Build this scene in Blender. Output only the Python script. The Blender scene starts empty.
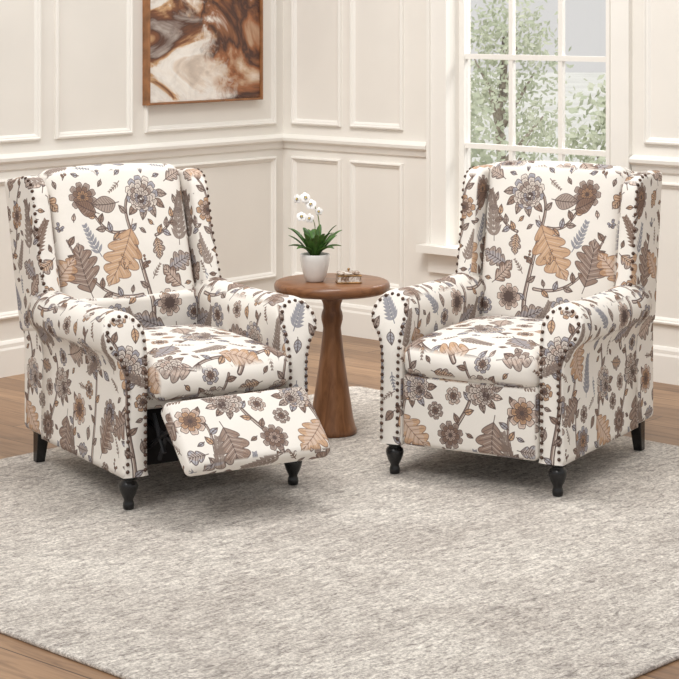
import bpy, bmesh, math, random
import numpy as np
from mathutils import Vector, Matrix
random.seed(7)
rng=np.random.RandomState(3)
S=bpy.context.scene
D=bpy.data
# ------------------------------------------------------------------ helpers
def link(o,parent=None):
    S.collection.objects.link(o)
    if parent: o.parent=parent
    return o
def empty(name,loc=(0,0,0),rz=0):
    e=D.objects.new(name,None); e.empty_display_size=.1
    e.location=loc; e.rotation_euler=(0,0,rz); S.collection.objects.link(e); return e
def mesh(name,verts,faces,mat,parent=None,smooth=True,loc=None,rz=None,recalc=True):
    me=D.meshes.new(name); me.from_pydata([tuple(v) for v in verts],[],faces)
    if recalc:
        bm=bmesh.new(); bm.from_mesh(me)
        bmesh.ops.remove_doubles(bm,verts=bm.verts,dist=1e-6)
        bmesh.ops.recalc_face_normals(bm,faces=bm.faces); bm.to_mesh(me); bm.free()
    if smooth: me.polygons.foreach_set('use_smooth',[True]*len(me.polygons))
    me.materials.append(mat)
    o=D.objects.new(name,me); link(o,parent)
    if loc is not None: o.location=loc
    if rz is not None: o.rotation_euler=(0,0,rz)
    return o
def bevel(o,w,seg=3,ang=40):
    m=o.modifiers.new('b','BEVEL'); m.width=w; m.segments=seg; m.limit_method='ANGLE'; m.angle_limit=math.radians(ang)
    m.harden_normals=False
    return o
class Geo:
    def __init__(s): s.v=[]; s.f=[]
    def add(s,v,f):
        n=len(s.v); s.v+= [tuple(p) for p in v]; s.f+=[tuple(i+n for i in q) for q in f]
    def box(s,x0,x1,y0,y1,z0,z1):
        s.add([(x0,y0,z0),(x1,y0,z0),(x1,y1,z0),(x0,y1,z0),(x0,y0,z1),(x1,y0,z1),(x1,y1,z1),(x0,y1,z1)],
              [(0,3,2,1),(4,5,6,7),(0,1,5,4),(1,2,6,5),(2,3,7,6),(3,0,4,7)])
    def lathe(s,prof,n=32,c=(0,0,0)):
        vs=[];fs=[];m=len(prof)
        for r,z in prof:
            for k in range(n):
                a=2*math.pi*k/n; vs.append((c[0]+r*math.cos(a),c[1]+r*math.sin(a),c[2]+z))
        for i in range(m-1):
            for k in range(n):
                fs.append((i*n+k,i*n+(k+1)%n,(i+1)*n+(k+1)%n,(i+1)*n+k))
        fs.append(tuple(range(n-1,-1,-1))); fs.append(tuple(range((m-1)*n,m*n)))
        s.add(vs,fs)
    def tube(s,pts,rad,n=8):
        pts=[Vector(p) for p in pts]; vs=[];fs=[]
        for i,p in enumerate(pts):
            t=(pts[min(i+1,len(pts)-1)]-pts[max(i-1,0)]).normalized()
            a=t.cross(Vector((0,0,1)));
            if a.length<.05: a=t.cross(Vector((1,0,0)))
            a.normalize(); b=t.cross(a)
            r=rad[i] if hasattr(rad,'__len__') else rad
            for k in range(n):
                w=2*math.pi*k/n; vs.append(p+a*r*math.cos(w)+b*r*math.sin(w))
        for i in range(len(pts)-1):
            for k in range(n): fs.append((i*n+k,i*n+(k+1)%n,(i+1)*n+(k+1)%n,(i+1)*n+k))
        fs.append(tuple(range(n))); fs.append(tuple(range(len(pts)*n-1,(len(pts)-1)*n-1,-1)))
        s.add(vs,fs)
def sr(c):  # srgb 0-255 -> linear rgba
    o=[]
    for x in c:
        x/=255.; o.append(x/12.92 if x<=.04045 else ((x+.055)/1.055)**2.4)
    return (*o,1)
class NT:
    def __init__(s,name,rough=.5,col=(200,200,200),spec=.5):
        s.m=D.materials.new(name); s.m.use_nodes=True; s.t=s.m.node_tree; s.p=s.t.nodes['Principled BSDF']
        s.p.inputs['Roughness'].default_value=rough; s.p.inputs['Base Color'].default_value=sr(col)
        s.p.inputs['Specular IOR Level'].default_value=spec
    def n(s,typ,**kw):
        x=s.t.nodes.new(typ)
        for k,v in kw.items():
            if k.startswith('i_'): x.inputs[k[2:].replace('_',' ')].default_value=v
            else: setattr(x,k,v)
        return x
    def l(s,a,b): s.t.links.new(a,b)
    def ramp(s,fac,stops):
        r=s.n('ShaderNodeValToRGB'); e=r.color_ramp.elements
        while len(e)<len(stops): e.new(.5)
        for i,(p,c) in enumerate(stops): e[i].position=p; e[i].color=sr(c)
        s.l(fac,r.inputs[0]); return r.outputs[0]
    def mix(s,f,a,b,mode='MIX'):
        m=s.n('ShaderNodeMix',data_type='RGBA',blend_type=mode)
        if isinstance(f,(int,float)): m.inputs[0].default_value=f
        else: s.l(f,m.inputs[0])
        for k,v in ((6,a),(7,b)):
            if isinstance(v,tuple): m.inputs[k].default_value=v
            else: s.l(v,m.inputs[k])
        return m.outputs[2]
    def coord(s,scale=(1,1,1),rot=(0,0,0),loc=(0,0,0)):
        c=s.n('ShaderNodeTexCoord'); m=s.n('ShaderNodeMapping'); s.l(c.outputs['Object'],m.inputs[0])
        m.inputs['Scale'].default_value=scale; m.inputs['Rotation'].default_value=rot; m.inputs['Location'].default_value=loc
        return m.outputs[0]
    def noise(s,vec,scale,detail=3,rough=.5,dist=0):
        x=s.n('ShaderNodeTexNoise'); s.l(vec,x.inputs['Vector']); x.inputs['Scale'].default_value=scale
        x.inputs['Detail'].default_value=detail; x.inputs['Roughness'].default_value=rough; x.inputs['Distortion'].default_value=dist
        return x.outputs[0]
    def bump(s,h,strength=.2,dist=.01):
        b=s.n('ShaderNodeBump'); b.inputs['Strength'].default_value=strength; b.inputs['Distance'].default_value=dist
        s.l(h,b.inputs['Height']); s.l(b.outputs[0],s.p.inputs['Normal'])
# ------------------------------------------------------------------ fabric print (drawn in code)
N=1500
CREAM=np.array([240,235,228])/255.
img=np.ones((N,N,3))*CREAM
def C(r,g,b): return np.array([r,g,b])/255.
TAUPE=C(156,138,128); DARK=C(96,82,78); RUST=C(194,154,120); BLUSH=C(210,188,174); BLUE=C(160,160,170); LINE=C(90,76,72); BRN=C(136,110,96); PALE=C(228,218,208)
def window(x0,x1,y0,y1):
    xs=np.arange(int(math.floor(x0))-2,int(math.ceil(x1))+3); ys=np.arange(int(math.floor(y0))-2,int(math.ceil(y1))+3)
    return xs,ys
def blend(xs,ys,mask,col,a):
    ix=np.ix_(ys%N,xs%N); cur=img[ix]; m=(mask*a)[...,None]; img[ix]=cur*(1-m)+col*m
def poly(pts,col,a=1.0,tex=.0):
    P=np.array(pts)*N; xs,ys=window(P[:,0].min(),P[:,0].max(),P[:,1].min(),P[:,1].max())
    X,Y=np.meshgrid(xs.astype(float),ys.astype(float)); ins=np.zeros(X.shape,bool); n=len(P)
    for i in range(n):
        xi,yi=P[i]; xj,yj=P[i-1]
        if yi==yj: continue
        ins^=((yi>Y)!=(yj>Y))&(X<(xj-xi)*(Y-yi)/(yj-yi)+xi)
    m=ins.astype(float)
    if tex>0: m=m*(1-tex*rng.rand(*m.shape))
    blend(xs,ys,m,col,a)
def stroke(pts,w,col,a=1.0,w2=None):
    P=np.array(pts)*N; k=len(P)-1
    if k<1: return
    wm=max(w,w2 or 0)*N
    xs,ys=window(P[:,0].min()-wm,P[:,0].max()+wm,P[:,1].min()-wm,P[:,1].max()+wm)
    X,Y=np.meshgrid(xs.astype(float),ys.astype(float)); M=np.zeros(X.shape)
    for i in range(k):
        ax,ay=P[i]; bx,by=P[i+1]; dx,dy=bx-ax,by-ay; L=dx*dx+dy*dy+1e-9
        t=np.clip(((X-ax)*dx+(Y-ay)*dy)/L,0,1); d=np.hypot(X-ax-t*dx,Y-ay-t*dy)
        ww=(w if w2 is None else w+(w2-w)*(i+.5)/k)*N
        M=np.maximum(M,np.clip(ww/2-d+.5,0,1))
    blend(xs,ys,M,col,a)
def leaf(x,y,L,W,ang,fill,line=LINE,lobes=0,bend=.15,veins=5,inner=None,lw=.0025):
    a=math.radians(ang); d=np.array([math.cos(a),math.sin(a)]); p=np.array([-d[1],d[0]]); o=np.array([x,y])
    mid=lambda t:o+d*L*t+p*bend*L*t*t
    def hw(t):
        w=W*math.sin(math.pi*min(1,t)**.8)
        if lobes: w*=.50+.50*abs(math.sin(math.pi*lobes*t))**.55
        return w
    ts=np.linspace(0,1,14 if not lobes else lobes*7+1)
    fw=.25*W if lobes else 0
    up=[mid(t)+p*hw(t)+d*fw*(hw(t)/W) for t in ts]; dn=[mid(t)-p*hw(t)+d*fw*(hw(t)/W) for t in ts]
    out=up+dn[::-1]; poly(out,fill,1,.35)
    if inner is not None: poly([mid(t)+p*hw(t)*.55 for t in ts]+[mid(t)-p*hw(t)*.55 for t in ts[::-1]],inner,.8,.3)
    if line is not None:
        stroke(out+[out[0]],lw,line,.85)
        stroke([mid(t) for t in np.linspace(-.15,.95,8)],lw*1.2,line,.9)
        if L>.06: veins=max(veins,8)
        for i in range(1,veins+1):
            t=i/(veins+1)
            for s in (1,-1):
                e=mid(min(1,t+.14))+p*s*hw(min(1,t+.08))*.85
                stroke([mid(t),e],lw*.7,line,.75)
                if L>.06 and inner is not None:
                    e2=mid(min(1,t+.18))+p*s*hw(min(1,t+.14))*.7; stroke([mid(t+.05),e2],lw*.5,PALE,.8)
def petal(cx,cy,r0,r1,wid,ang,fill,line):
    d=np.array([math.cos(ang),math.sin(ang)]); p=np.array([-d[1],d[0]]); o=np.array([cx,cy]); out=[]
    for k in range(17):
        t=k/16*math.pi*2; rr=(r0+r1)/2-(r1-r0)/2*math.cos(t); w=wid*math.sin(t)*(.65+.45*(rr-r0)/(r1-r0))
        rr-= .12*(r1-r0)*max(0,math.cos(t-math.pi))**8
        out.append(o+d*rr+p*w)
    poly(out,fill,1,.3); stroke(out+[out[0]],.0022,line,.85)
    for s in (-.45,-.2,0,.2,.45): stroke([o+d*(r0+.15*(r1-r0))+p*wid*s*.3,o+d*(r0+.75*(r1-r0))+p*wid*s],.0012,line,.5)
def flower(x,y,R,cols,n=7,rot=0.):
    k=len(cols)
    for j,c in enumerate(cols):
        r=R*(1-j/k*.85); nn=max(4,n-j)
        for i in range(nn):
            petal(x,y,r*.15,r,r*2.1/nn,rot+j*.4+2*math.pi*i/nn,c,LINE)
    for i in range(16):
        a=i*2.4; rr=R*.03*math.sqrt(i); stroke([(x+rr*math.cos(a),y+rr*math.sin(a)),(x+rr*math.cos(a)+.0008,y+rr*math.sin(a))],.004,DARK)
def rose(x,y,R,c1,c2,rot=0.):
    for k in range(5):
        a=rot+math.pi*.9+k*.55; leaf(x+R*.75*math.cos(a),y+R*.6*math.sin(a),R*.7,R*.2,math.degrees(a),[TAUPE,BRN,c2][k%3],LINE,veins=3)
    for j,(s,c) in enumerate([(1,c1),(.84,PALE),(.68,c2),(.52,PALE),(.38,c1),(.22,DARK)]):
        m=11-j; cx=x+R*.08*j*math.sin(rot); cy=y-R*.05*j
        for k in range(m):
            t=2*math.pi*k/m+j*.5+rot
            petal(cx,cy,R*s*.3,R*s,R*s*2.3/m,t,c if k%3 else PALE,LINE)
def bez(p,n=24):
    p=[np.array(q,float) for q in p]; out=[]
    for i in range(n+1):
        t=i/n; q=[a for a in p]
        while len(q)>1: q=[q[k]*(1-t)+q[k+1]*t for k in range(len(q)-1)]
        out.append(q[0])
    return out
def vine(p,w=.008,leaves=True,cols=(TAUPE,BLUE,RUST,BRN)):
    c=bez(p); stroke(c,w*1.15,LINE,.95,w*.6); stroke(c,w*.65,TAUPE,.95,w*.2); 
    c2=[q+np.array([w*.15,0]) for q in c]; stroke(c2,w*.24,PALE,.9,w*.05)
    if leaves:
        for i in range(2,len(c)-1,3):
            t=c[i+1]-c[i-1]; a=math.degrees(math.atan2(t[1],t[0])); s=1 if (i//3)%2 else -1
            leaf(c[i][0],c[i][1],.036,.010,a+s*50,cols[i%len(cols)],LINE,veins=2)
def fern(x,y,L,ang,col=TAUPE,n=9):
    a=math.radians(ang); d=np.array([math.cos(a),math.sin(a)]); p=np.array([-d[1],d[0]]); o=np.array([x,y])
    pts=[o+d*L*t+p*.1*L*t*t for t in np.linspace(0,1,10)]; stroke(pts,.0030,col*.8)
    for i in range(1,n+1):
        t=i/n; q=o+d*L*t+p*.1*L*t*t
        for s in (1,-1): leaf(q[0],q[1],L*.28*(1.15-t*.6),L*.05,ang+s*(48-t*15),col*.86,None)
def berries(x,y,n,r=.02,col=RUST):
    for i in range(n):
        a=random.random()*6.28; q=(x+r*math.cos(a)*random.random()*1.6,y+r*math.sin(a)*1.6*random.random())
        stroke([(x,y-.02),q],.0016,LINE,.7); stroke([q,(q[0]+.0005,q[1])],.010,LINE); stroke([q,(q[0]+.0005,q[1])],.007,col)
# --- layout; tile is 1 m x 1 m; chair centre line at .5
vine([(.46,.42),(.34,.55),(.54,.62),(.36,.76),(.58,.84),(.44,.95)],.017)
vine([(.46,.58),(.60,.56),(.66,.64),(.72,.78)],.011)
vine([(.38,.78),(.30,.80),(.26,.92)],.010)
vine([(.50,.80),(.60,.78),(.60,.88),(.66,.94)],.011)
rose(.41,.925,.070,BLUE,TAUPE,.3)
flower(.64,.925,.056,[TAUPE,BRN,RUST],9)
leaf(.475,.81,.22,.072,-68,RUST,BRN,lobes=5,veins=5,inner=C(208,174,144))
leaf(.655,.60,.17,.066,72,BRN,DARK,lobes=5,inner=TAUPE)
leaf(.60,.87,.08,.026,20,BRN,LINE); leaf(.52,.90,.09,.029,-10,TAUPE,LINE)
fern(.285,.74,.17,95,TAUPE); fern(.60,.72,.11,60,BLUE,7)
leaf(.34,.66,.11,.038,150,TAUPE,LINE,lobes=4,inner=BLUE); leaf(.30,.60,.10,.034,40,BRN,LINE,lobes=3,inner=BLUSH)
flower(.36,.545,.052,[BLUSH,TAUPE,DARK],8); flower(.57,.515,.046,[BLUE,PALE,BRN],7)
berries(.52,.69,7); berries(.74,.83,8,.02,BLUE); berries(.43,.70,5,.015,BRN)
vine([(.20,.02),(.32,.14),(.14,.24),(.38,.34),(.26,.46)],.016)
vine([(.44,.06),(.38,.20),(.58,.24),(.50,.42)],.016)
vine([(.86,.02),(.70,.12),(.94,.26),(.76,.42),(.88,.56)],.016)
vine([(.02,.30),(.12,.40),(.0,.52),(.12,.66)],.014)
vine([(.90,.66),(1.0,.74),(.84,.84),(.97,.97)],.014)
vine([(.62,.02),(.72,.10),(.60,.20),(.68,.30)],.012); vine([(.04,.02),(.12,.08),(.02,.2),(.08,.3)],.012)
vine([(.12,.70),(.22,.76),(.12,.88),(.20,.98)],.012)
rose(.30,.325,.060,BLUSH,BLUE,1.2); rose(.55,.33,.058,TAUPE,BLUSH,2.); rose(.83,.47,.062,BLUE,BLUSH,.2)
rose(.08,.70,.062,TAUPE,BLUSH,.8); rose(.93,.93,.054,BLUSH,TAUPE,2.)
flower(.44,.17,.052,[TAUPE,BRN,BLUSH],9,.3); flower(.70,.27,.056,[BLUSH,RUST,BRN],8); flower(.12,.16,.054,[BLUE,TAUPE,RUST],8)
flower(.94,.30,.048,[TAUPE,BLUE,DARK],8); flower(.17,.86,.048,[RUST,BLUSH,BRN],8)
leaf(.60,.23,.16,.058,-100,BRN,DARK,lobes=4,inner=TAUPE); leaf(.24,.22,.16,.056,-50,RUST,BRN,lobes=5,inner=BLUSH)
leaf(.38,.46,.13,.042,15,TAUPE,LINE,lobes=4,inner=BLUE); leaf(.63,.44,.13,.046,10,TAUPE,DARK,lobes=4,inner=BLUSH)
leaf(.88,.16,.16,.056,60,TAUPE,DARK,lobes=5,inner=BRN); leaf(.04,.50,.16,.056,-70,RUST,BRN,lobes=5,inner=BLUSH)
leaf(.08,.30,.13,.046,200,BRN,DARK,lobes=4,inner=TAUPE); leaf(.78,.62,.13,.046,120,RUST,BRN,lobes=4,inner=BLUSH); leaf(.90,.60,.14,.05,40,TAUPE,DARK,lobes=4,inner=BLUE)
leaf(.10,.94,.14,.05,80,BRN,DARK,lobes=5,inner=TAUPE); leaf(.80,.97,.13,.046,110,TAUPE,DARK,lobes=4,inner=BLUE)
leaf(.76,.07,.13,.046,-60,BLUSH,LINE,lobes=4,inner=TAUPE); leaf(.34,.05,.13,.046,20,TAUPE,DARK,lobes=4,inner=RUST)
fern(.15,.30,.13,80,BLUE); fern(.66,.05,.14,95,TAUPE); fern(.86,.74,.12,110,BRN); fern(.03,.03,.13,60,TAUPE)
fern(.97,.43,.13,70,TAUPE); fern(.21,.52,.12,120,BLUE); fern(.19,.66,.11,70,TAUPE); fern(.52,.02,.10,80,BLUE); fern(.48,.44,.10,60,TAUPE)
fern(.75,.40,.1,20,TAUPE)
def free(x,y,r):
    k=int(r*N); xs=np.arange(int(x*N)-k,int(x*N)+k,3)%N; ys=np.arange(int(y*N)-k,int(y*N)+k,3)%N
    return np.abs(img[np.ix_(ys,xs)]-CREAM).max()<.02
COLS=[TAUPE,BLUE,BLUSH,BRN,RUST,TAUPE]
for r,tries in ((.036,1500),(.026,1800),(.018,1300)):
    for i in range(tries):
        x,y=random.random(),random.random()
        if not free(x,y,r): continue
        k=random.random(); a=random.random()*360; ar=math.radians(a)
        if r>.03:
            if k<.4: flower(x,y,.032,[random.choice(COLS),PALE,BRN],6,a)
            else: leaf(x-.035*math.cos(ar),y-.035*math.sin(ar),.075,.026,a,random.choice(COLS),LINE,lobes=3,inner=random.choice(COLS))
        elif r>.023:
            if k<.45: fern(x-.025*math.cos(ar),y-.025*math.sin(ar),.055,a,random.choice([TAUPE,BLUE,BRN]),5)
            elif k<.6: berries(x,y,5,.012,random.choice(COLS))
            else: leaf(x-.022*math.cos(ar),y-.022*math.sin(ar),.045,.014,a,random.choice(COLS),LINE,veins=3)
        elif k<.5:
            leaf(x-.012*math.cos(ar),y-.012*math.sin(ar),.026,.007,a,random.choice(COLS),LINE,veins=1)
px=np.ones((N,N,4),np.float32); px[...,:3]=np.clip(img,0,1)
im=D.images.new('floral_print',N,N,alpha=False); im.pixels.foreach_set(px.ravel()); im.update(); im.pack()
def fabric(name,mirror):
    M=NT(name,.9,spec=.2); v=M.coord(scale=(-1 if mirror else 1,1,1),loc=(.5,0,0))
    t=M.n('ShaderNodeTexImage',image=im,projection='BOX',projection_blend=.12); M.l(v,t.inputs[0])
    v2=M.coord(); nz=M.noise(v2,900,2); col=M.mix(.12,t.outputs[0],M.ramp(nz,[(.3,(184,178,170)),(.7,(255,252,248))]),'MULTIPLY')
    M.l(col,M.p.inputs['Base Color'])
    n2=M.noise(v2,9,3); ad=M.n('ShaderNodeMath',operation='MULTIPLY_ADD'); M.l(n2,ad.inputs[0]); ad.inputs[1].default_value=5; M.l(nz,ad.inputs[2])
    M.bump(ad.outputs[0],.4,.006); return M.m
FAB=[fabric('floral_fabric',False),fabric('floral_fabric_mirrored',True)]
# ------------------------------------------------------------------ plain materials
def simple(name,col,rough=.5,spec=.5,metal=0,nscale=0,amt=.08,bump=0):
    M=NT(name,rough,col,spec); M.p.inputs['Metallic'].default_value=metal
    v=M.coord()
    nz=M.noise(v,nscale or 30,3)
    lo=tuple(c*(1-amt) for c in col); hi=tuple(min(255,c*(1+amt)) for c in col)
    M.l(M.ramp(nz,[(.3,lo),(.7,hi)]),M.p.inputs['Base Color'])
    if bump: M.bump(nz,bump,.003)
    return M.m
WALL=simple('wall_paint',(233,229,222),.6,.3,nscale=3,amt=.01)
TRIM=simple('trim_paint',(237,234,228),.45,.4,nscale=3,amt=.008)
BLACK=simple('black_lacquer',(18,17,18),.25,.5,nscale=20,amt=.2)
METAL=simple('dark_steel',(50,50,52),.4,.5,.8,nscale=20)
NAIL=simple('bronze_nail',(80,60,50),.35,.5,.5,nscale=60,amt=.2)
LINING=simple('black_lining',(26,24,24),.9,.2)
CERAM=simple('white_ceramic',(232,230,226),.2,.5,amt=.01)
SOIL=simple('soil',(60,45,32),.95,.1,nscale=200,amt=.4,bump=.5)
GREEN=simple('leaf_green',(66,100,44),.45,.4,nscale=40,amt=.25)
STEMG=simple('stem_green',(110,130,70),.5,.4,nscale=40,amt=.2)
PETAL=simple('orchid_petal',(242,240,238),.5,.3,nscale=60,amt=.02)
YEL=simple('orchid_lip',(225,190,90),.5,.3)
M=NT('walnut_wood',.35); v=M.coord(scale=(1,1,.12)); n1=M.noise(v,38,5,.6,1.2)
M.l(M.ramp(n1,[(.25,(92,58,36)),(.5,(126,84,53)),(.75,(148,104,70))]),M.p.inputs['Base Color']); M.bump(n1,.05,.002); WOOD=M.m
M=NT('walnut_top',.3); v=M.coord(scale=(.15,1,1),rot=(0,0,.5)); n1=M.noise(v,40,5,.6,.8)
M.l(M.ramp(n1,[(.25,(96,60,38)),(.5,(130,86,55)),(.75,(150,106,72))]),M.p.inputs['Base Color']); WOODT=M.m
# ------------------------------------------------------------------ room
CX,CY=-.286,9.75
AR=math.radians(-41.3); AL=math.radians(48.7)
M=NT('oak_floor',.38); v=M.coord()
br=M.n('ShaderNodeTexBrick'); M.l(v,br.inputs['Vector'])
br.inputs['Scale'].default_value=1; br.inputs['Brick Width'].default_value=1.3; br.inputs['Row Height'].default_value=.15
br.inputs['Mortar Size'].default_value=.0024; br.inputs['Mortar Smooth'].default_value=.2; br.offset=.37
br.inputs['Color1'].default_value=sr((146,115,88)); br.inputs['Color2'].default_value=sr((182,149,118)); br.inputs['Mortar'].default_value=sr((80,58,42))
v2=M.coord(scale=(.09,1,1)); g=M.noise(v2,42,6,.65,.7); v3=M.coord(scale=(.3,1,1)); g2=M.noise(v3,5,3)
c=M.mix(.75,br.outputs[0],M.ramp(g,[(.28,(140,118,100)),(.55,(242,234,224)),(.7,(255,252,246))]),'MULTIPLY')
c=M.mix(.5,c,M.ramp(g2,[(.3,(190,180,170)),(.7,(255,255,255))]),'MULTIPLY')
M.l(c,M.p.inputs['Base Color']); M.bump(br.outputs[1],-.2,.002); FLOOR=M.m
G=Geo(); G.box(0,8.2,-8.2,0,-.06,0)
mesh('floor',G.v,G.f,FLOOR,smooth=False,loc=(CX,CY,0),rz=AR)
WU0,WU1,WZ0,WZ1=1.07,1.961,.49,2.22
H=2.7; T=.16
G=Geo(); G.box(-T,WU0,0,T,0,H); G.box(WU1,5.5,0,T,0,H); G.box(WU0,WU1,0,T,0,WZ0); G.box(WU0,WU1,0,T,WZ1,H)
mesh('wall_right',G.v,G.f,WALL,smooth=False,loc=(CX,CY,0),rz=AR)
G=Geo(); G.box(-5.5,0,0,T,0,H)
mesh('wall_left',G.v,G.f,WALL,smooth=False,loc=(CX,CY,0),rz=AL)
def extr(G,prof,x0,x1,m0=0,m1=0):
    n=len(prof); vs=[(x0+m0*d,-d,z) for d,z in prof]+[(x1+m1*d,-d,z) for d,z in prof]
    G.add(vs,[(i,(i+1)%n,n+(i+1)%n,n+i) for i in range(n)]+[tuple(range(n)),tuple(range(2*n-1,n-1,-1))])
BASE=[(0,0),(.018,0),(.018,.115),(.014,.125),(.014,.14),(.008,.152),(0,.155)]
RAIL=[(0,.895),(.010,.900),(.014,.912),(.016,.926),(.034,.938),(.036,.952),(.030,.960),(.012,.966),(0,.97)]
G=Geo(); extr(G,BASE,0,5.5,1,0); mesh('baseboard_right',G.v,G.f,TRIM,smooth=False,loc=(CX,CY,0),rz=AR)
G=Geo(); extr(G,BASE,-5.5,0,0,-1); mesh('baseboard_left',G.v,G.f,TRIM,smooth=False,loc=(CX,CY,0),rz=AL)
G=Geo(); extr(G,RAIL,0,WU0-.12,1,0); extr(G,RAIL,WU1+.12,5.5); mesh('trim_1',G.v,G.f,TRIM,smooth=False,loc=(CX,CY,0),rz=AR)
G=Geo(); extr(G,RAIL,-5.5,0,0,-1); mesh('trim_2',G.v,G.f,TRIM,smooth=False,loc=(CX,CY,0),rz=AL)
FP=[(0,0),(0,.010),(.004,.017),(.010,.018),(.014,.010),(.020,.009),(.026,.004),(.030,0)]
def frame(G,x0,x1,z0,z1,prof=FP):
    n=len(prof); vs=[]
    for i,h in prof: vs+=[(x0+i,-h,z0+i),(x1-i,-h,z0+i),(x1-i,-h,z1-i),(x0+i,-h,z1-i)]
    fs=[]
    for k in range(n-1):
        for j in range(4): fs.append((k*4+j,k*4+(j+1)%4,(k+1)*4+(j+1)%4,(k+1)*4+j))
    G.add(vs,fs)
UZ0,UZ1,LZ0,LZ1=1.02,2.5,.25,.86
G=Geo()
for a,b in ((.065,.395),(.455,.79),(2.14,3.3),(3.4,4.6)):
    frame(G,a,b,UZ0,UZ1); frame(G,a,b,LZ0,LZ1)
mesh('trim_3',G.v,G.f,TRIM,smooth=False,loc=(CX,CY,0),rz=AR)
G=Geo()
for a,b in ((.06,.955),(1.035,1.5),(1.585,2.6),(2.7,3.8)):
    frame(G,-b,-a,UZ0,UZ1); frame(G,-b,-a,LZ0,LZ1)
mesh('trim_4',G.v,G.f,TRIM,smooth=False,loc=(CX,CY,0),rz=AL)
# window
we=empty('window_1',(CX,CY,0),AR)
G=Geo()
cw=.115
for x0,x1 in ((WU0-cw,WU0),(WU1,WU1+cw)):
    G.box(x0,x1,-.022,0,WZ0-.02,WZ1+cw)
    G.box(x0+.0,x0+.018,-.034,-.022,WZ0-.02,WZ1+cw); G.box(x1-.014,x1,-.03,-.022,WZ0-.02,WZ1+cw)
G.box(WU0,WU1,-.022,0,WZ1,WZ1+cw)
G.box(WU0-cw-.03,WU1+cw+.03,-.075,.0,WZ0-.035,WZ0)
G.box(WU0-cw,WU1+cw,-.02,0,WZ0-.13,WZ0-.035)
mesh('window_casing',G.v,G.f,TRIM,we,smooth=False)
G=Geo(); y0,y1=.07,.115
sf=.030
G.box(WU0,WU0+sf,y0,y1,WZ0,WZ1); G.box(WU1-sf,WU1,y0,y1,WZ0,WZ1)
G.box(WU0,WU1,y0,y1,WZ0,WZ0+.04); G.box(WU0,WU1,y0,y1,WZ1-sf,WZ1)
a,b=WU0+sf,WU1-sf
for k in (1,2):
    x=a+(b-a)*k/3-.014; G.box(x-.011,x+.011,y0+.01,y1-.01,WZ0,WZ1)
for z in (.958,1.378,1.80): G.box(a,b,y0+.008,y1-.008,z-.012,z+.012)
mesh('window_sash',G.v,G.f,TRIM,we,smooth=False)
gm=D.materials.new('window_glass'); gm.use_nodes=True; t=gm.node_tree; t.nodes.clear()
o_=t.nodes.new('ShaderNodeOutputMaterial'); mx=t.nodes.new('ShaderNodeMixShader'); tr=t.nodes.new('ShaderNodeBsdfTransparent'); gl=t.nodes.new('ShaderNodeBsdfGlossy')
gl.inputs['Roughness'].default_value=.02; mx.inputs[0].default_value=.05
t.links.new(tr.outputs[0],mx.inputs[1]); t.links.new(gl.outputs[0],mx.inputs[2]); t.links.new(mx.outputs[0],o_.inputs[0])
G=Geo(); G.box(a,b,.091,.094,WZ0+.04,WZ1-sf); mesh('window_pane',G.v,G.f,gm,we,smooth=False)
# painting
pe=empty('framed_painting',(CX,CY,0),AL)
px0,px1,pz0,pz1=-.965,-.190,1.15,2.12
M=NT('painting_canvas',.55); v=M.coord(loc=(.3,0,.15)); w=M.noise(v,1.7,5,.55,1.5)
vm=M.n('ShaderNodeMapping'); vm.inputs['Rotation'].default_value=(0,.75,0); vm.inputs['Scale'].default_value=(1,1,2.2); M.l(v,vm.inputs[0])
w2=M.noise(vm.outputs[0],1.9,7,.55,1.2); w3=M.noise(v,14,6,.65,.8)
c1=M.ramp(w2,[(.30,(196,180,166)),(.38,(226,212,198)),(.44,(245,241,235)),(.52,(238,231,222)),(.555,(206,166,124)),(.59,(132,84,56)),(.63,(92,62,50)),(.70,(206,196,188))])
c2=M.ramp(w,[(.34,(236,226,216)),(.41,(200,170,142)),(.46,(158,102,66)),(.51,(72,48,42)),(.56,(150,100,68)),(.60,(240,234,226)),(.8,(160,164,172))])
sx=M.n('ShaderNodeSeparateXYZ'); M.l(v,sx.inputs[0])
ad=M.n('ShaderNodeMath',operation='MULTIPLY_ADD'); M.l(sx.outputs[2],ad.inputs[0]); ad.inputs[1].default_value=.6; M.l(sx.outputs[0],ad.inputs[2])
ad2=M.n('ShaderNodeMath',operation='MULTIPLY_ADD'); M.l(w3,ad2.inputs[0]); ad2.inputs[1].default_value=.5; M.l(ad.outputs[0],ad2.inputs[2])
mr=M.n('ShaderNodeMapRange'); M.l(ad2.outputs[0],mr.inputs[0]); mr.inputs[1].default_value=.85; mr.inputs[2].default_value=1.0
cc=M.mix(mr.outputs[0],c1,c2); cc=M.mix(.2,cc,M.ramp(w3,[(.35,(120,104,94)),(.6,(250,247,243))]),'MULTIPLY')
M.l(cc,M.p.inputs['Base Color']); M.bump(w3,.2,.003); CANV=M.m
G=Geo(); G.box(px0+.012,px1-.012,-.03,-.008,pz0+.012,pz1-.012); mesh('canvas',G.v,G.f,CANV,pe,smooth=False)
FRM=simple('frame_wood',(140,96,62),.4,.5,nscale=20,amt=.15)
G=Geo()
frame(G,px0,px1,pz0,pz1,[(0,0),(0,.042),(.003,.045),(.009,.045),(.011,.042),(.011,.028)])
mesh('picture_frame',G.v,G.f,FRM,pe,smooth=False)
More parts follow.
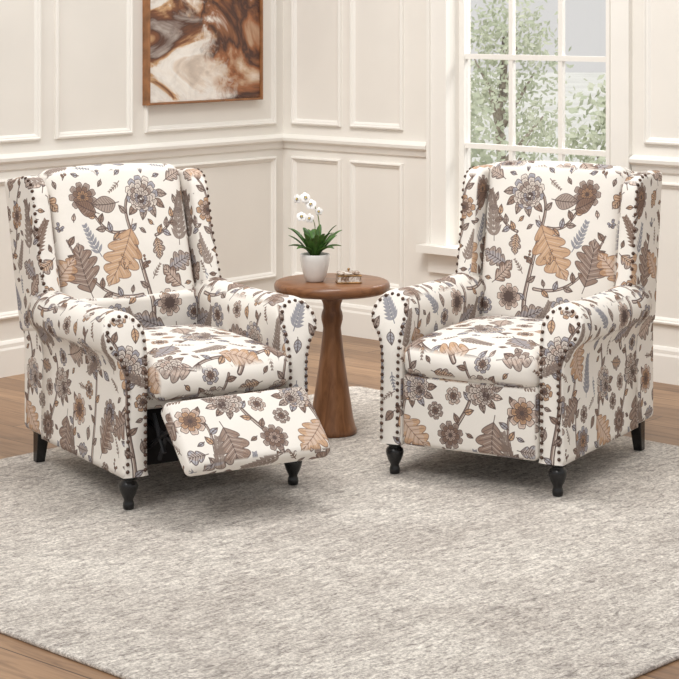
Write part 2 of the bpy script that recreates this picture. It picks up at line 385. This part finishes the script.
# rug
M=NT('heathered_rug',.95,spec=.1); v=M.coord(rot=(0,0,0))
n1=M.noise(M.coord(scale=(1,1,1)),130,3,.75); n2=M.noise(M.coord(scale=(1,.35,1),rot=(0,0,-.76)),60,5,.75,1.0); n3=M.noise(v,2.6,4,.65)
c=M.ramp(n2,[(.34,(146,141,138)),(.44,(182,177,173)),(.54,(206,202,197)),(.66,(223,219,214))])
c=M.mix(.75,c,M.ramp(n1,[(.35,(160,155,152)),(.5,(225,222,219)),(.62,(255,254,252))]),'MULTIPLY')
c=M.mix(.6,c,M.ramp(n3,[(.35,(212,207,204)),(.65,(255,254,252))]),'MULTIPLY')
c=M.mix(1.0,c,(1.44,1.44,1.43,1),'MULTIPLY')
M.l(c,M.p.inputs['Base Color']); M.bump(n1,.8,.008); RUG=M.m
ra=math.atan2(-.69,.72)
L1,L2,rr=2.9,2.95,.05
pts=[]
for cx_,cy_,a0 in ((L1-rr,-rr,0),(rr,-rr,90),(rr,-L2+rr,180),(L1-rr,-L2+rr,270)):
    for k in range(9):
        a=math.radians(a0+k*90/8); pts.append((cx_+rr*math.cos(a),cy_+rr*math.sin(a)))
n=len(pts); G=Geo(); vs=[(x,y,.0) for x,y in pts]+[(x,y,.012) for x,y in pts]
G.add(vs,[(i,(i+1)%n,n+(i+1)%n,n+i) for i in range(n)]+[tuple(range(n-1,-1,-1)),tuple(range(n,2*n))])
o=mesh('area_rug',G.v,G.f,RUG,smooth=False,loc=(.066,8.15,.0005),rz=ra); bevel(o,.005,2)
ZR=.0125
# ------------------------------------------------------------------ chair building
def rbox(name,half,r,centre,mat,parent,tilt=0,deform=None,n=22,post=None):
    bm=bmesh.new(); hx,hy,hz=half
    V={}
    def vert(p):
        k=tuple(round(c,5) for c in p)
        if k not in V: V[k]=bm.verts.new(p)
        return V[k]
    def prm(h):
        inner=[-(h-r)+2*(h-r)*i/16 for i in range(17)]
        lo=[-h+r-r*math.tan(math.pi/4*(4-k)/4) for k in range(4)]
        hi=[-x for x in lo[::-1]]
        return lo+inner+hi
    X,Y,Z=prm(hx),prm(hy),prm(hz)
    def face(A,B,f):
        for i in range(len(A)-1):
            for j in range(len(B)-1):
                bm.faces.new([vert(f(A[i],B[j])),vert(f(A[i+1],B[j])),vert(f(A[i+1],B[j+1])),vert(f(A[i],B[j+1]))])
    face(X,Y,lambda a,b:(a,b,hz)); face(X,Y,lambda a,b:(a,b,-hz))
    face(X,Z,lambda a,b:(a,hy,b)); face(X,Z,lambda a,b:(a,-hy,b))
    face(Y,Z,lambda a,b:(hx,a,b)); face(Y,Z,lambda a,b:(-hx,a,b))
    R=Matrix.Rotation(tilt,3,'X'); cc=Vector(centre)
    for vv in bm.verts:
        p=vv.co.copy(); q=Vector((max(-hx+r,min(hx-r,p.x)),max(-hy+r,min(hy-r,p.y)),max(-hz+r,min(hz-r,p.z))))
        d=p-q
        if d.length>1e-9: p=q+d.normalized()*r
        if deform: p=deform(p,hx,hy,hz)
        p=R@p+cc
        if post: p=post(p)
        vv.co=p
    bmesh.ops.recalc_face_normals(bm,faces=bm.faces)
    me=D.meshes.new(name); bm.to_mesh(me); bm.free(); me.polygons.foreach_set('use_smooth',[True]*len(me.polygons)); me.materials.append(mat)
    o=D.objects.new(name,me); link(o,parent); return o
def resample(pts,n):
    P=np.array(pts,float); s=np.r_[0,np.cumsum(np.hypot(*(P[1:]-P[:-1]).T))]; t=np.linspace(0,s[-1],n)
    return np.c_[np.interp(t,s,P[:,0]),np.interp(t,s,P[:,1])]
RC=(.318,.550); RR=.076
chA=[(.254,.112),(.254,.3),(.250,.45),(.243,RC[1])]+[(RC[0]+RR*math.cos(math.radians(a)),RC[1]+RR*math.sin(math.radians(a))) for a in range(170,89,-10)]
chB=[(.342,.112),(.340,.3),(.338,.39),(.340,.43),(.348,.46),(.360,.484)]+[(RC[0]+RR*math.cos(math.radians(a)),RC[1]+RR*math.sin(math.radians(a))) for a in range(-45,91,9)]
def yf(z): 
    t=max(0,(z-.40)/.223); return -.045+.080*t*t
def dome(G,c,nrm,r=.0068):
    nrm=Vector(nrm).normalized(); a=nrm.orthogonal().normalized(); b=nrm.cross(a); c=Vector(c); vs=[];fs=[]; m=8
    for k,(rr,h) in enumerate(((1,0),(.8,.45),(.4,.72))):
        for i in range(m):
            w=2*math.pi*i/m; vs.append(c+(a*math.cos(w)+b*math.sin(w))*rr*r+nrm*h*r)
    vs.append(c+nrm*.8*r)
    for k in range(2):
        for i in range(m): fs.append((k*m+i,k*m+(i+1)%m,(k+1)*m+(i+1)%m,(k+1)*m+i))
    for i in range(m): fs.append((2*m+i,2*m+(i+1)%m,3*m))
    G.add(vs,fs)
def chair(name,loc,rz,fab,open_):
    E=empty(name,loc,rz)
    NG=Geo()
    K=30; A=resample(chA,K); B=resample(chB,K)
    for sgn,nm in ((1,'arm_right'),(-1,'arm_left')):
        vs=[];fs=[]
        ring=[tuple(p) for p in A]+[tuple(p) for p in B[::-1][1:]]
        n=len(ring); ys=[0,.03,.10,.2,.3,.4,.5,.62]
        def off(p,d,i):
            q0=np.array(ring[(i-1)%n]); q1=np.array(ring[(i+1)%n]); t=q1-q0; nn=np.array([t[1],-t[0]]); nn/=np.hypot(*nn)+1e-9
            return np.array(p)+nn*d
        rows=[(.012,0),(.006,.003),(.002,.008),(0,.016)]
        allr=[]
        for d,yo in rows:
            r_=[]
            for i,p in enumerate(ring):
                q=off(p,d,i) if 0<i<n-1 else np.array(p)
                r_.append((sgn*q[0],yf(q[1])+yo,q[1]))
            allr.append(r_)
        for yy in ys[1:]:
            r_=[]
            for p in ring:
                f=yf(p[1])+.02; y=f+(.62-f)*((yy-.0)/.62)
                sag=-.008*math.sin(math.pi*yy/.62) if p[1]>.5 else 0
                r_.append((sgn*p[0],y,p[1]+sag))
            allr.append(r_)
        for r_ in allr: vs+=r_
        for k in range(len(allr)-1):
            for i in range(n):
                fs.append((k*n+i,k*n+(i+1)%n,(k+1)*n+(i+1)%n,(k+1)*n+i))
        r0=allr[0]; Aidx=list(range(K))
        Bidx=[n-1-i for i in range(K-1)]+[K-1]
        W=5; rowsI=[]
        for i in range(K):
            a_=Vector(r0[Aidx[i]]); b_=Vector(r0[Bidx[i]]); row=[Aidx[i]]
            for j in range(1,W):
                s=j/W; p=a_.lerp(b_,s); p.y=yf(p.z)-.006*math.sin(math.pi*s)*min(1,(b_-a_).length/.05)
                row.append(len(vs)); vs.append(tuple(p))
            row.append(Bidx[i]); rowsI.append(row)
        for i in range(K-1):
            for j in range(W):
                q=[rowsI[i][j],rowsI[i][j+1],rowsI[i+1][j+1],rowsI[i+1][j]]; 
                u=[]; [u.append(t) for t in q if t not in u]
                if len(u)>2: fs.append(tuple(u))
        fs.append(tuple(range((len(allr)-1)*n,len(allr)*n)))
        mesh(nm,vs,fs,fab,E)
        path=[off(ring[i],.013,i) for i in range(1,n-1)]
        path=resample(path,int(1.12/.0245))
        for q in path: dome(NG,(sgn*q[0],yf(q[1])-.0035,q[1]),(0,-1,.35 if q[1]>.5 else 0))
    ang=math.radians(-8.0) if open_ else 0
    Rm=Matrix.Rotation(ang,3,'X'); pv=Vector((0,.62,.42)); sh=Vector((0,.02,.015)) if open_ else Vector((0,0,0))
    post=lambda p: Rm@(Vector(p)-pv)+pv+sh
    tl=math.radians(-10)
    def dback(p,hx,hy,hz):
        fx=1-(p.x/hx)**2; fz=1-(p.z/hz)**2
        if p.y<0: p.y-=.032*max(0,fx)**.7*max(0,fz)**.7
        if p.z>0: p.z+=.012*fx*(p.z/hz)
        return p
    rbox('back_cushion',(.276,.08,.302),.045,(0,.70,.718),fab,E,tl,dback,post=post)
    rbox('back_shell',(.335,.05,.30),.03,(0,.785,.70),fab,E,math.radians(-9),None,post=post)
    wf=[(.53,.46),(.54,.60),(.552,.655),(.568,.72),(.582,.80),(.592,.88),(.602,.94),(.618,.976),(.650,.998),(.69,1.004)]
    wr=[(.87,1.004),(.86,.95),(.79,.46)]
    W_=resample(wf,26)
    prof=[tuple(p) for p in W_]+wr
    for sgn,nm in ((1,'wing_right'),(-1,'wing_left')):
        n=len(prof); vs=[]
        for xx in (.278,.346): vs+=[tuple(post((sgn*xx,y,z))) for y,z in prof]
        fs=[(i,(i+1)%n,n+(i+1)%n,n+i) for i in range(n)]+[tuple(range(n)),tuple(range(2*n-1,n-1,-1))]
        o=mesh(nm,vs,fs,fab,E); bevel(o,.020,5,50)
        pp=resample(wf[1:],18)
        for i,q in enumerate(pp):
            a_=pp[max(0,i-1)]; b_=pp[min(len(pp)-1,i+1)]; t=b_-a_; nn=np.array([-t[1],t[0]]); nn/=np.hypot(*nn)
            c=post((sgn*(.346-.0055),q[0]-nn[0]*.0055,q[1]-nn[1]*.0055)); d=Rm@Vector((sgn*.8,nn[0],nn[1])); dome(NG,c,d)
    mesh('nailhead_trim',NG.v,NG.f,NAIL,E)
    rbox('rear_body',(.339,.10,.235),.025,(0,.695,.347),fab,E)
    def dseat(p,hx,hy,hz):
        fx=max(0,1-(p.x/hx)**2); fy=max(0,1-(p.y/hy)**2)
        if p.z>0: p.z+=.032*fx**.5*fy**.5
        if p.y<0: p.y-=.024*fx**.5*max(0,1-(p.z/hz)**2)
        return p
    so=-.035 if open_ else 0
    rbox('seat_cushion',(.253,.31,.058),.046,(0,.255+so,.405),fab,E,math.radians(1),dseat)
    G=Geo(); G.box(-.248,.248,.03,.62,.125,.35); mesh('under_frame',G.v,G.f,LINING,E,smooth=False)
    def dfoot(p,hx,hy,hz):
        if p.y<0: p.y-=.012*max(0,1-(p.x/hx)**2)**.5*max(0,1-(p.z/hz)**2)**.5
        return p
    if open_:
        o=rbox('footrest',(.258,.03,.128),.022,(0,0,.235),fab,E,0,dfoot)
        ta=math.radians(-47); c0=Vector((0,0,.235)); tgt=Vector((.004,-.222,.258))
        o.rotation_euler=(ta,0,0); o.location=tgt-Matrix.Rotation(ta,3,'X')@c0
        G=Geo()
        for s in (-1,1):
            x=s*.225
            for p,q in (((x,.05,.17),(x,-.16,.28)),((x*.97,.05,.27),(x*.97,-.20,.22)),((x*.97,-.05,.16),(x*.97,-.13,.29)),((x,-.02,.30),(x,-.10,.19))):
                G.tube([p,q],.0075,6)
        G.tube([(-.23,-.06,.24),(.23,-.06,.24)],.008,6); G.tube([(-.23,.04,.18),(.23,.04,.18)],.01,6)
        mesh('recline_mechanism',G.v,G.f,METAL,E,smooth=False)
        rbox('seat_rail',(.250,.02,.035),.012,(0,.015,.345),fab,E)
    else:
        rbox('footrest',(.2515,.032,.122),.022,(0,-.018,.235),fab,E,0,dfoot)
    prof=[(.011,0),(.0165,.002),(.0185,.012),(.0175,.022),(.0145,.030),(.0165,.036),(.0235,.05),(.029,.066),(.031,.078),(.028,.088),(.021,.094),(.021,.098),(.029,.101),(.031,.108),(.031,.135)]
    for s,nm in ((1,'front_leg_right'),(-1,'front_leg_left')):
        G=Geo(); G.lathe(prof,28,(s*.303,.0,0)); mesh(nm,G.v,G.f,BLACK,E)
    for s,nm in ((1,'rear_leg_right'),(-1,'rear_leg_left')):
        G=Geo(); x=s*.295
        b_=[(x-.016,.735),(x+.016,.735),(x+.016,.767),(x-.016,.767)]; t_=[(x-.023,.70),(x+.023,.70),(x+.023,.75),(x-.023,.75)]
        G.add([(p[0],p[1],0) for p in b_]+[(p[0],p[1],.13) for p in t_],[(3,2,1,0),(4,5,6,7),(0,1,5,4),(1,2,6,5),(2,3,7,6),(3,0,4,7)])
        o=mesh(nm,G.v,G.f,BLACK,E,smooth=False); bevel(o,.003,2)
    return E
chair('recliner_armchair',(.452,6.46,ZR),math.radians(-30),FAB[0],False)
chair('recliner_armchair.001',(-.414,6.30,ZR),math.radians(31.5),FAB[1],True)
# ------------------------------------------------------------------ side table
TX,TY=-.028,7.24
te=empty('side_table',(TX,TY,ZR))
G=Geo(); G.lathe([(.0,.0),(.088,0),(.093,.004),(.093,.018),(.088,.028),(.080,.06),(.069,.13),(.058,.20),(.048,.27),(.041,.33),(.036,.375),(.0335,.395),(.036,.41),(.040,.425),(.041,.44),(.038,.455),(.033,.468),(.034,.485),(.042,.505),(.058,.522),(.078,.532),(.08,.54),(.0,.54)],48)
mesh('pedestal',G.v,G.f,WOOD,te)
G=Geo(); G.lathe([(0,.53),(.198,.53),(.210,.534),(.2165,.542),(.218,.552),(.2165,.562),(.211,.569),(.203,.572),(0,.572)],72)
o=mesh('table_top',G.v,G.f,WOODT,te)
ZT=ZR+.572
oe=empty('potted_orchid',(TX-.064,TY-.02,ZT+.0005))
G=Geo(); G.lathe([(.0,0),(.030,0),(.034,.003),(.043,.025),(.051,.055),(.055,.08),(.056,.10),(.0545,.103),(.052,.10),(.050,.088),(0,.086)],40); mesh('pot',G.v,G.f,CERAM,oe)
G=Geo(); G.lathe([(0,.08),(.050,.08),(.048,.09),(.03,.095),(0,.097)],24); mesh('soil',G.v,G.f,SOIL,oe)
def strap(G,base,az,L,W,rise,droop):
    m=10; vs=[];fs=[]; d=Vector((math.cos(az),math.sin(az),0)); p=Vector((-d.y,d.x,0))
    for i in range(m+1):
        t=i/m; c=Vector(base)+d*L*t+Vector((0,0,rise*t*2-(rise+droop)*t*t)); w=W*math.sin(math.pi*(t*.93+.05))**.7
        vs+=[c-p*w+Vector((0,0,w*.35)),c,c+p*w+Vector((0,0,w*.35))]
    for i in range(m):
        for j in range(2): fs.append((i*3+j,i*3+j+1,i*3+j+4,i*3+j+3))
    G.add(vs,fs)
G=Geo(); random.seed(4)
for i in range(20):
    az=i*2.4; k=random.random()
    strap(G,(.012*math.cos(az),.012*math.sin(az),.09),az,.045+.055*k,.010+.006*random.random(),.05+.05*random.random(),.02*random.random()-.025)
for az in (.1,3.0,4.0,5.5): strap(G,(0,0,.09),az,.10,.016,.05,.01)
o=mesh('leaves',G.v,G.f,GREEN,oe,recalc=False); sm=o.modifiers.new('s','SOLIDIFY'); sm.thickness=.0012
def b3(p,n=16): return [Vector((*q,)) for q in bez(p,n)]
G=Geo(); st1=b3([(.005,0,.09),(.03,-.01,.2),(.02,-.01,.33),(-.065,-.02,.31)]); G.tube(st1,.0019,6)
st2=b3([(-.005,0,.09),(-.0,-.01,.16),(.02,-.02,.27),(-.05,-.03,.245)]); G.tube(st2,.0016,6)
mesh('stems',G.v,G.f,STEMG,oe)
G=Geo(); G2=Geo()
def bloom(c,r,dirv):
    c=Vector(c); nrm=Vector(dirv).normalized(); a=nrm.cross(Vector((0,0,1))).normalized(); b=a.cross(nrm)
    for k in range(5):
        w=math.pi/2+k*2*math.pi/5; d=a*math.cos(w)+b*math.sin(w); p=nrm.cross(d); vs=[c-nrm*.002]; wid=(.42 if k in(0,2,3) else .58)*r
        for t,ww in ((.3,.6),(.6,1),(.85,.8),(1,.25)):
            q=c+d*r*t+nrm*(.15*r*math.sin(t*3)); vs+=[q-p*wid*ww,q+nrm*.002,q+p*wid*ww]
        fs=[(0,1,2),(0,2,3)]
        for i in range(3):
            for j in range(2): fs.append((1+i*3+j,2+i*3+j,5+i*3+j,4+i*3+j))
        G.add(vs,fs)
    G2.add(*(lambda s:([c+nrm*.007+Vector(v)*.004 for v in s],[(0,2,4),(2,1,4),(1,3,4),(3,0,4),(2,0,5),(1,2,5),(3,1,5),(0,3,5)]))([(1,0,0),(-1,0,0),(0,1,0),(0,-1,0),(0,0,1),(0,0,-1)]))
for c,r in ((st1[-1],.018),(st1[-3]+Vector((0,-.008,.004)),.021),(st1[-5]+Vector((0,-.01,-.010)),.021),(st2[-1],.019),(st2[-4]+Vector((0,-.01,-.006)),.018),(st1[-8]+Vector((.008,-.01,0)),.015)):
    bloom(c,r,(random.uniform(-.6,.5),-1,random.uniform(-.1,.4)))
mesh('petals',G.v,G.f,PETAL,oe,recalc=False); mesh('lips',G2.v,G2.f,YEL,oe)
de=empty('trinket_box',(TX+.062,TY-.055,ZT+.0005),.15)
BRASS=simple('antique_brass',(150,118,80),.35,.5,.8,nscale=80,amt=.25)
SHELLM=NT('marbled_shell',.25); v=SHELLM.coord(); w=SHELLM.noise(v,45,4,.6,1.5); SHELLM.l(SHELLM.ramp(w,[(.35,(76,54,42)),(.48,(156,132,114)),(.6,(226,220,212))]),SHELLM.p.inputs['Base Color'])
G=Geo(); G.box(-.044,.044,-.028,.028,.004,.026); o=mesh('box_body',G.v,G.f,SHELLM.m,de,smooth=False); bevel(o,.003)
G=Geo(); G.box(-.046,.046,-.03,.03,.0,.005); G.box(-.046,.046,-.03,.03,.026,.030)
o=mesh('box_trim',G.v,G.f,BRASS,de,smooth=False); bevel(o,.0015)
G=Geo(); G.box(-.042,.042,-.026,.026,.030,.042); o=mesh('box_lid',G.v,G.f,SHELLM.m,de,smooth=False); bevel(o,.007,4)
G=Geo(); G.lathe([(0,.040),(.004,.041),(.003,.046),(.006,.049),(.005,.053),(0,.055)],12); mesh('lid_knob',G.v,G.f,BRASS,de)
# ------------------------------------------------------------------ outdoors
LAWN=simple('pale_terrace',(240,241,236),.9,.1,nscale=.4,amt=.04)
G=Geo(); G.box(-40,60,0,90,-.1,0); mesh('garden_ground',G.v,G.f,LAWN,smooth=False,loc=(0,13.5,-2.0))
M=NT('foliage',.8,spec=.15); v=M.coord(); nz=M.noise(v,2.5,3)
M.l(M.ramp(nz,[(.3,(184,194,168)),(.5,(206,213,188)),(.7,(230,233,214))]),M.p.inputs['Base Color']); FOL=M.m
BARK=simple('bark',(160,148,136),.9,.1,nscale=12,amt=.2,bump=.5)
def tree(name,x,y,z,h,R,nl=2600,seed=1):
    rd=random.Random(seed); e=empty(name,(x,y,z)); G=Geo()
    G.tube([(0,0,0),(.05,0,h*.3),(-.05,.05,h*.6),(.0,0,h*.95)],[.10,.08,.05,.02],8); cl=[]
    for i in range(12):
        a=i*2.4; t=.3+.6*i/12; q=Vector((R*.75*math.cos(a)*(1.2-t),R*.75*math.sin(a)*(1.2-t),h*(t+.12))); G.tube([(0,0,h*t*.9),q*.6+Vector((0,0,h*t*.36)),q],[.035,.02,.01],6); cl.append(q)
    cl.append(Vector((0,0,h)))
    mesh('trunk',G.v,G.f,BARK,e)
    vs=[];fs=[]
    for i in range(nl):
        c=rd.choice(cl); d=Vector((rd.gauss(0,1),rd.gauss(0,1),rd.gauss(0,.8)))*R*.24
        if d.length>R*.6: d*=.5
        p=c+d
        a=Vector((rd.gauss(0,1),rd.gauss(0,1),rd.gauss(0,1))).normalized()*.045; b=a.orthogonal().normalized()*.024
        n=len(vs); vs+=[p-a,p+b,p+a,p-b]; fs.append((n,n+1,n+2,n+3))
    mesh('foliage_mass',vs,fs,FOL,e,smooth=False,recalc=False)
tree('garden_tree',.70,14.5,-2,2.9,.66,3000,1)
tree('garden_tree.001',2.35,16.0,-2,2.8,.72,2800,2)
tree('garden_tree.002',2.0,23.5,-2,3.4,1.1,3000,3)
def hedge(name,x0,x1,y,z,h,nl,seed):
    rd=random.Random(seed); vs=[];fs=[]
    for i in range(nl):
        p=Vector((rd.uniform(x0,x1),y+rd.uniform(-.4,.4),0)); p.z=z+h*(rd.random()**.6)*(1+.18*math.sin(p.x*3.1)+.1*math.sin(p.x*7))
        a=Vector((rd.gauss(0,1),rd.gauss(0,1),rd.gauss(0,1))).normalized()*.06; b=a.orthogonal().normalized()*.035
        n=len(vs); vs+=[p-a,p+b,p+a,p-b]; fs.append((n,n+1,n+2,n+3))
    mesh(name,vs,fs,FOL,None,smooth=False,recalc=False)
hedge('garden_hedge',-1,6,19.3,-2,1.35,8000,5)
# ------------------------------------------------------------------ light
w=D.worlds.new('World'); S.world=w; w.use_nodes=True; t=w.node_tree; bg=t.nodes['Background']
bg.inputs[0].default_value=(1,.99,.975,1); bg.inputs[1].default_value=.72
def area(name,loc,target,size,power,col=(1,1,1)):
    l=D.lights.new(name,'AREA'); l.shape='RECTANGLE'; l.size=size[0]; l.size_y=size[1]; l.energy=power; l.color=col
    o=D.objects.new(name,l); link(o); o.location=loc; o.rotation_euler=(Vector(target)-Vector(loc)).to_track_quat('-Z','Y').to_euler(); return o
area('added_overhead_fill',(.0,6.6,3.6),(.0,6.9,0),(1.2,1.2),55,(1,.97,.93))  # added soft lamp overhead for directional shading
area('added_back_right_fill',(2.6,9.6,3.3),(.2,6.6,.4),(1.6,1.0),130,(1,.98,.95))  # added lamp above the right wall, imitates window daylight; no clerestory there
sun=D.lights.new('sun','SUN'); sun.energy=1.15; sun.angle=.4; sun.color=(1,.98,.95); so=D.objects.new('sun',sun); link(so); so.location=(3,3,8)
so.rotation_euler=Vector((.3,.75,-.9)).to_track_quat('-Z','Y').to_euler()
# ------------------------------------------------------------------ camera
cd=D.cameras.new('camera'); cam=D.objects.new('camera',cd); link(cam); cam.location=(0,0,1.62); cam.rotation_euler=(math.pi/2,0,0)
cd.sensor_width=36; cd.lens=36*1927/679; cd.shift_y=-334.5/679; cd.clip_end=300
S.camera=cam
S.view_settings.view_transform='Standard'; S.view_settings.look='None'
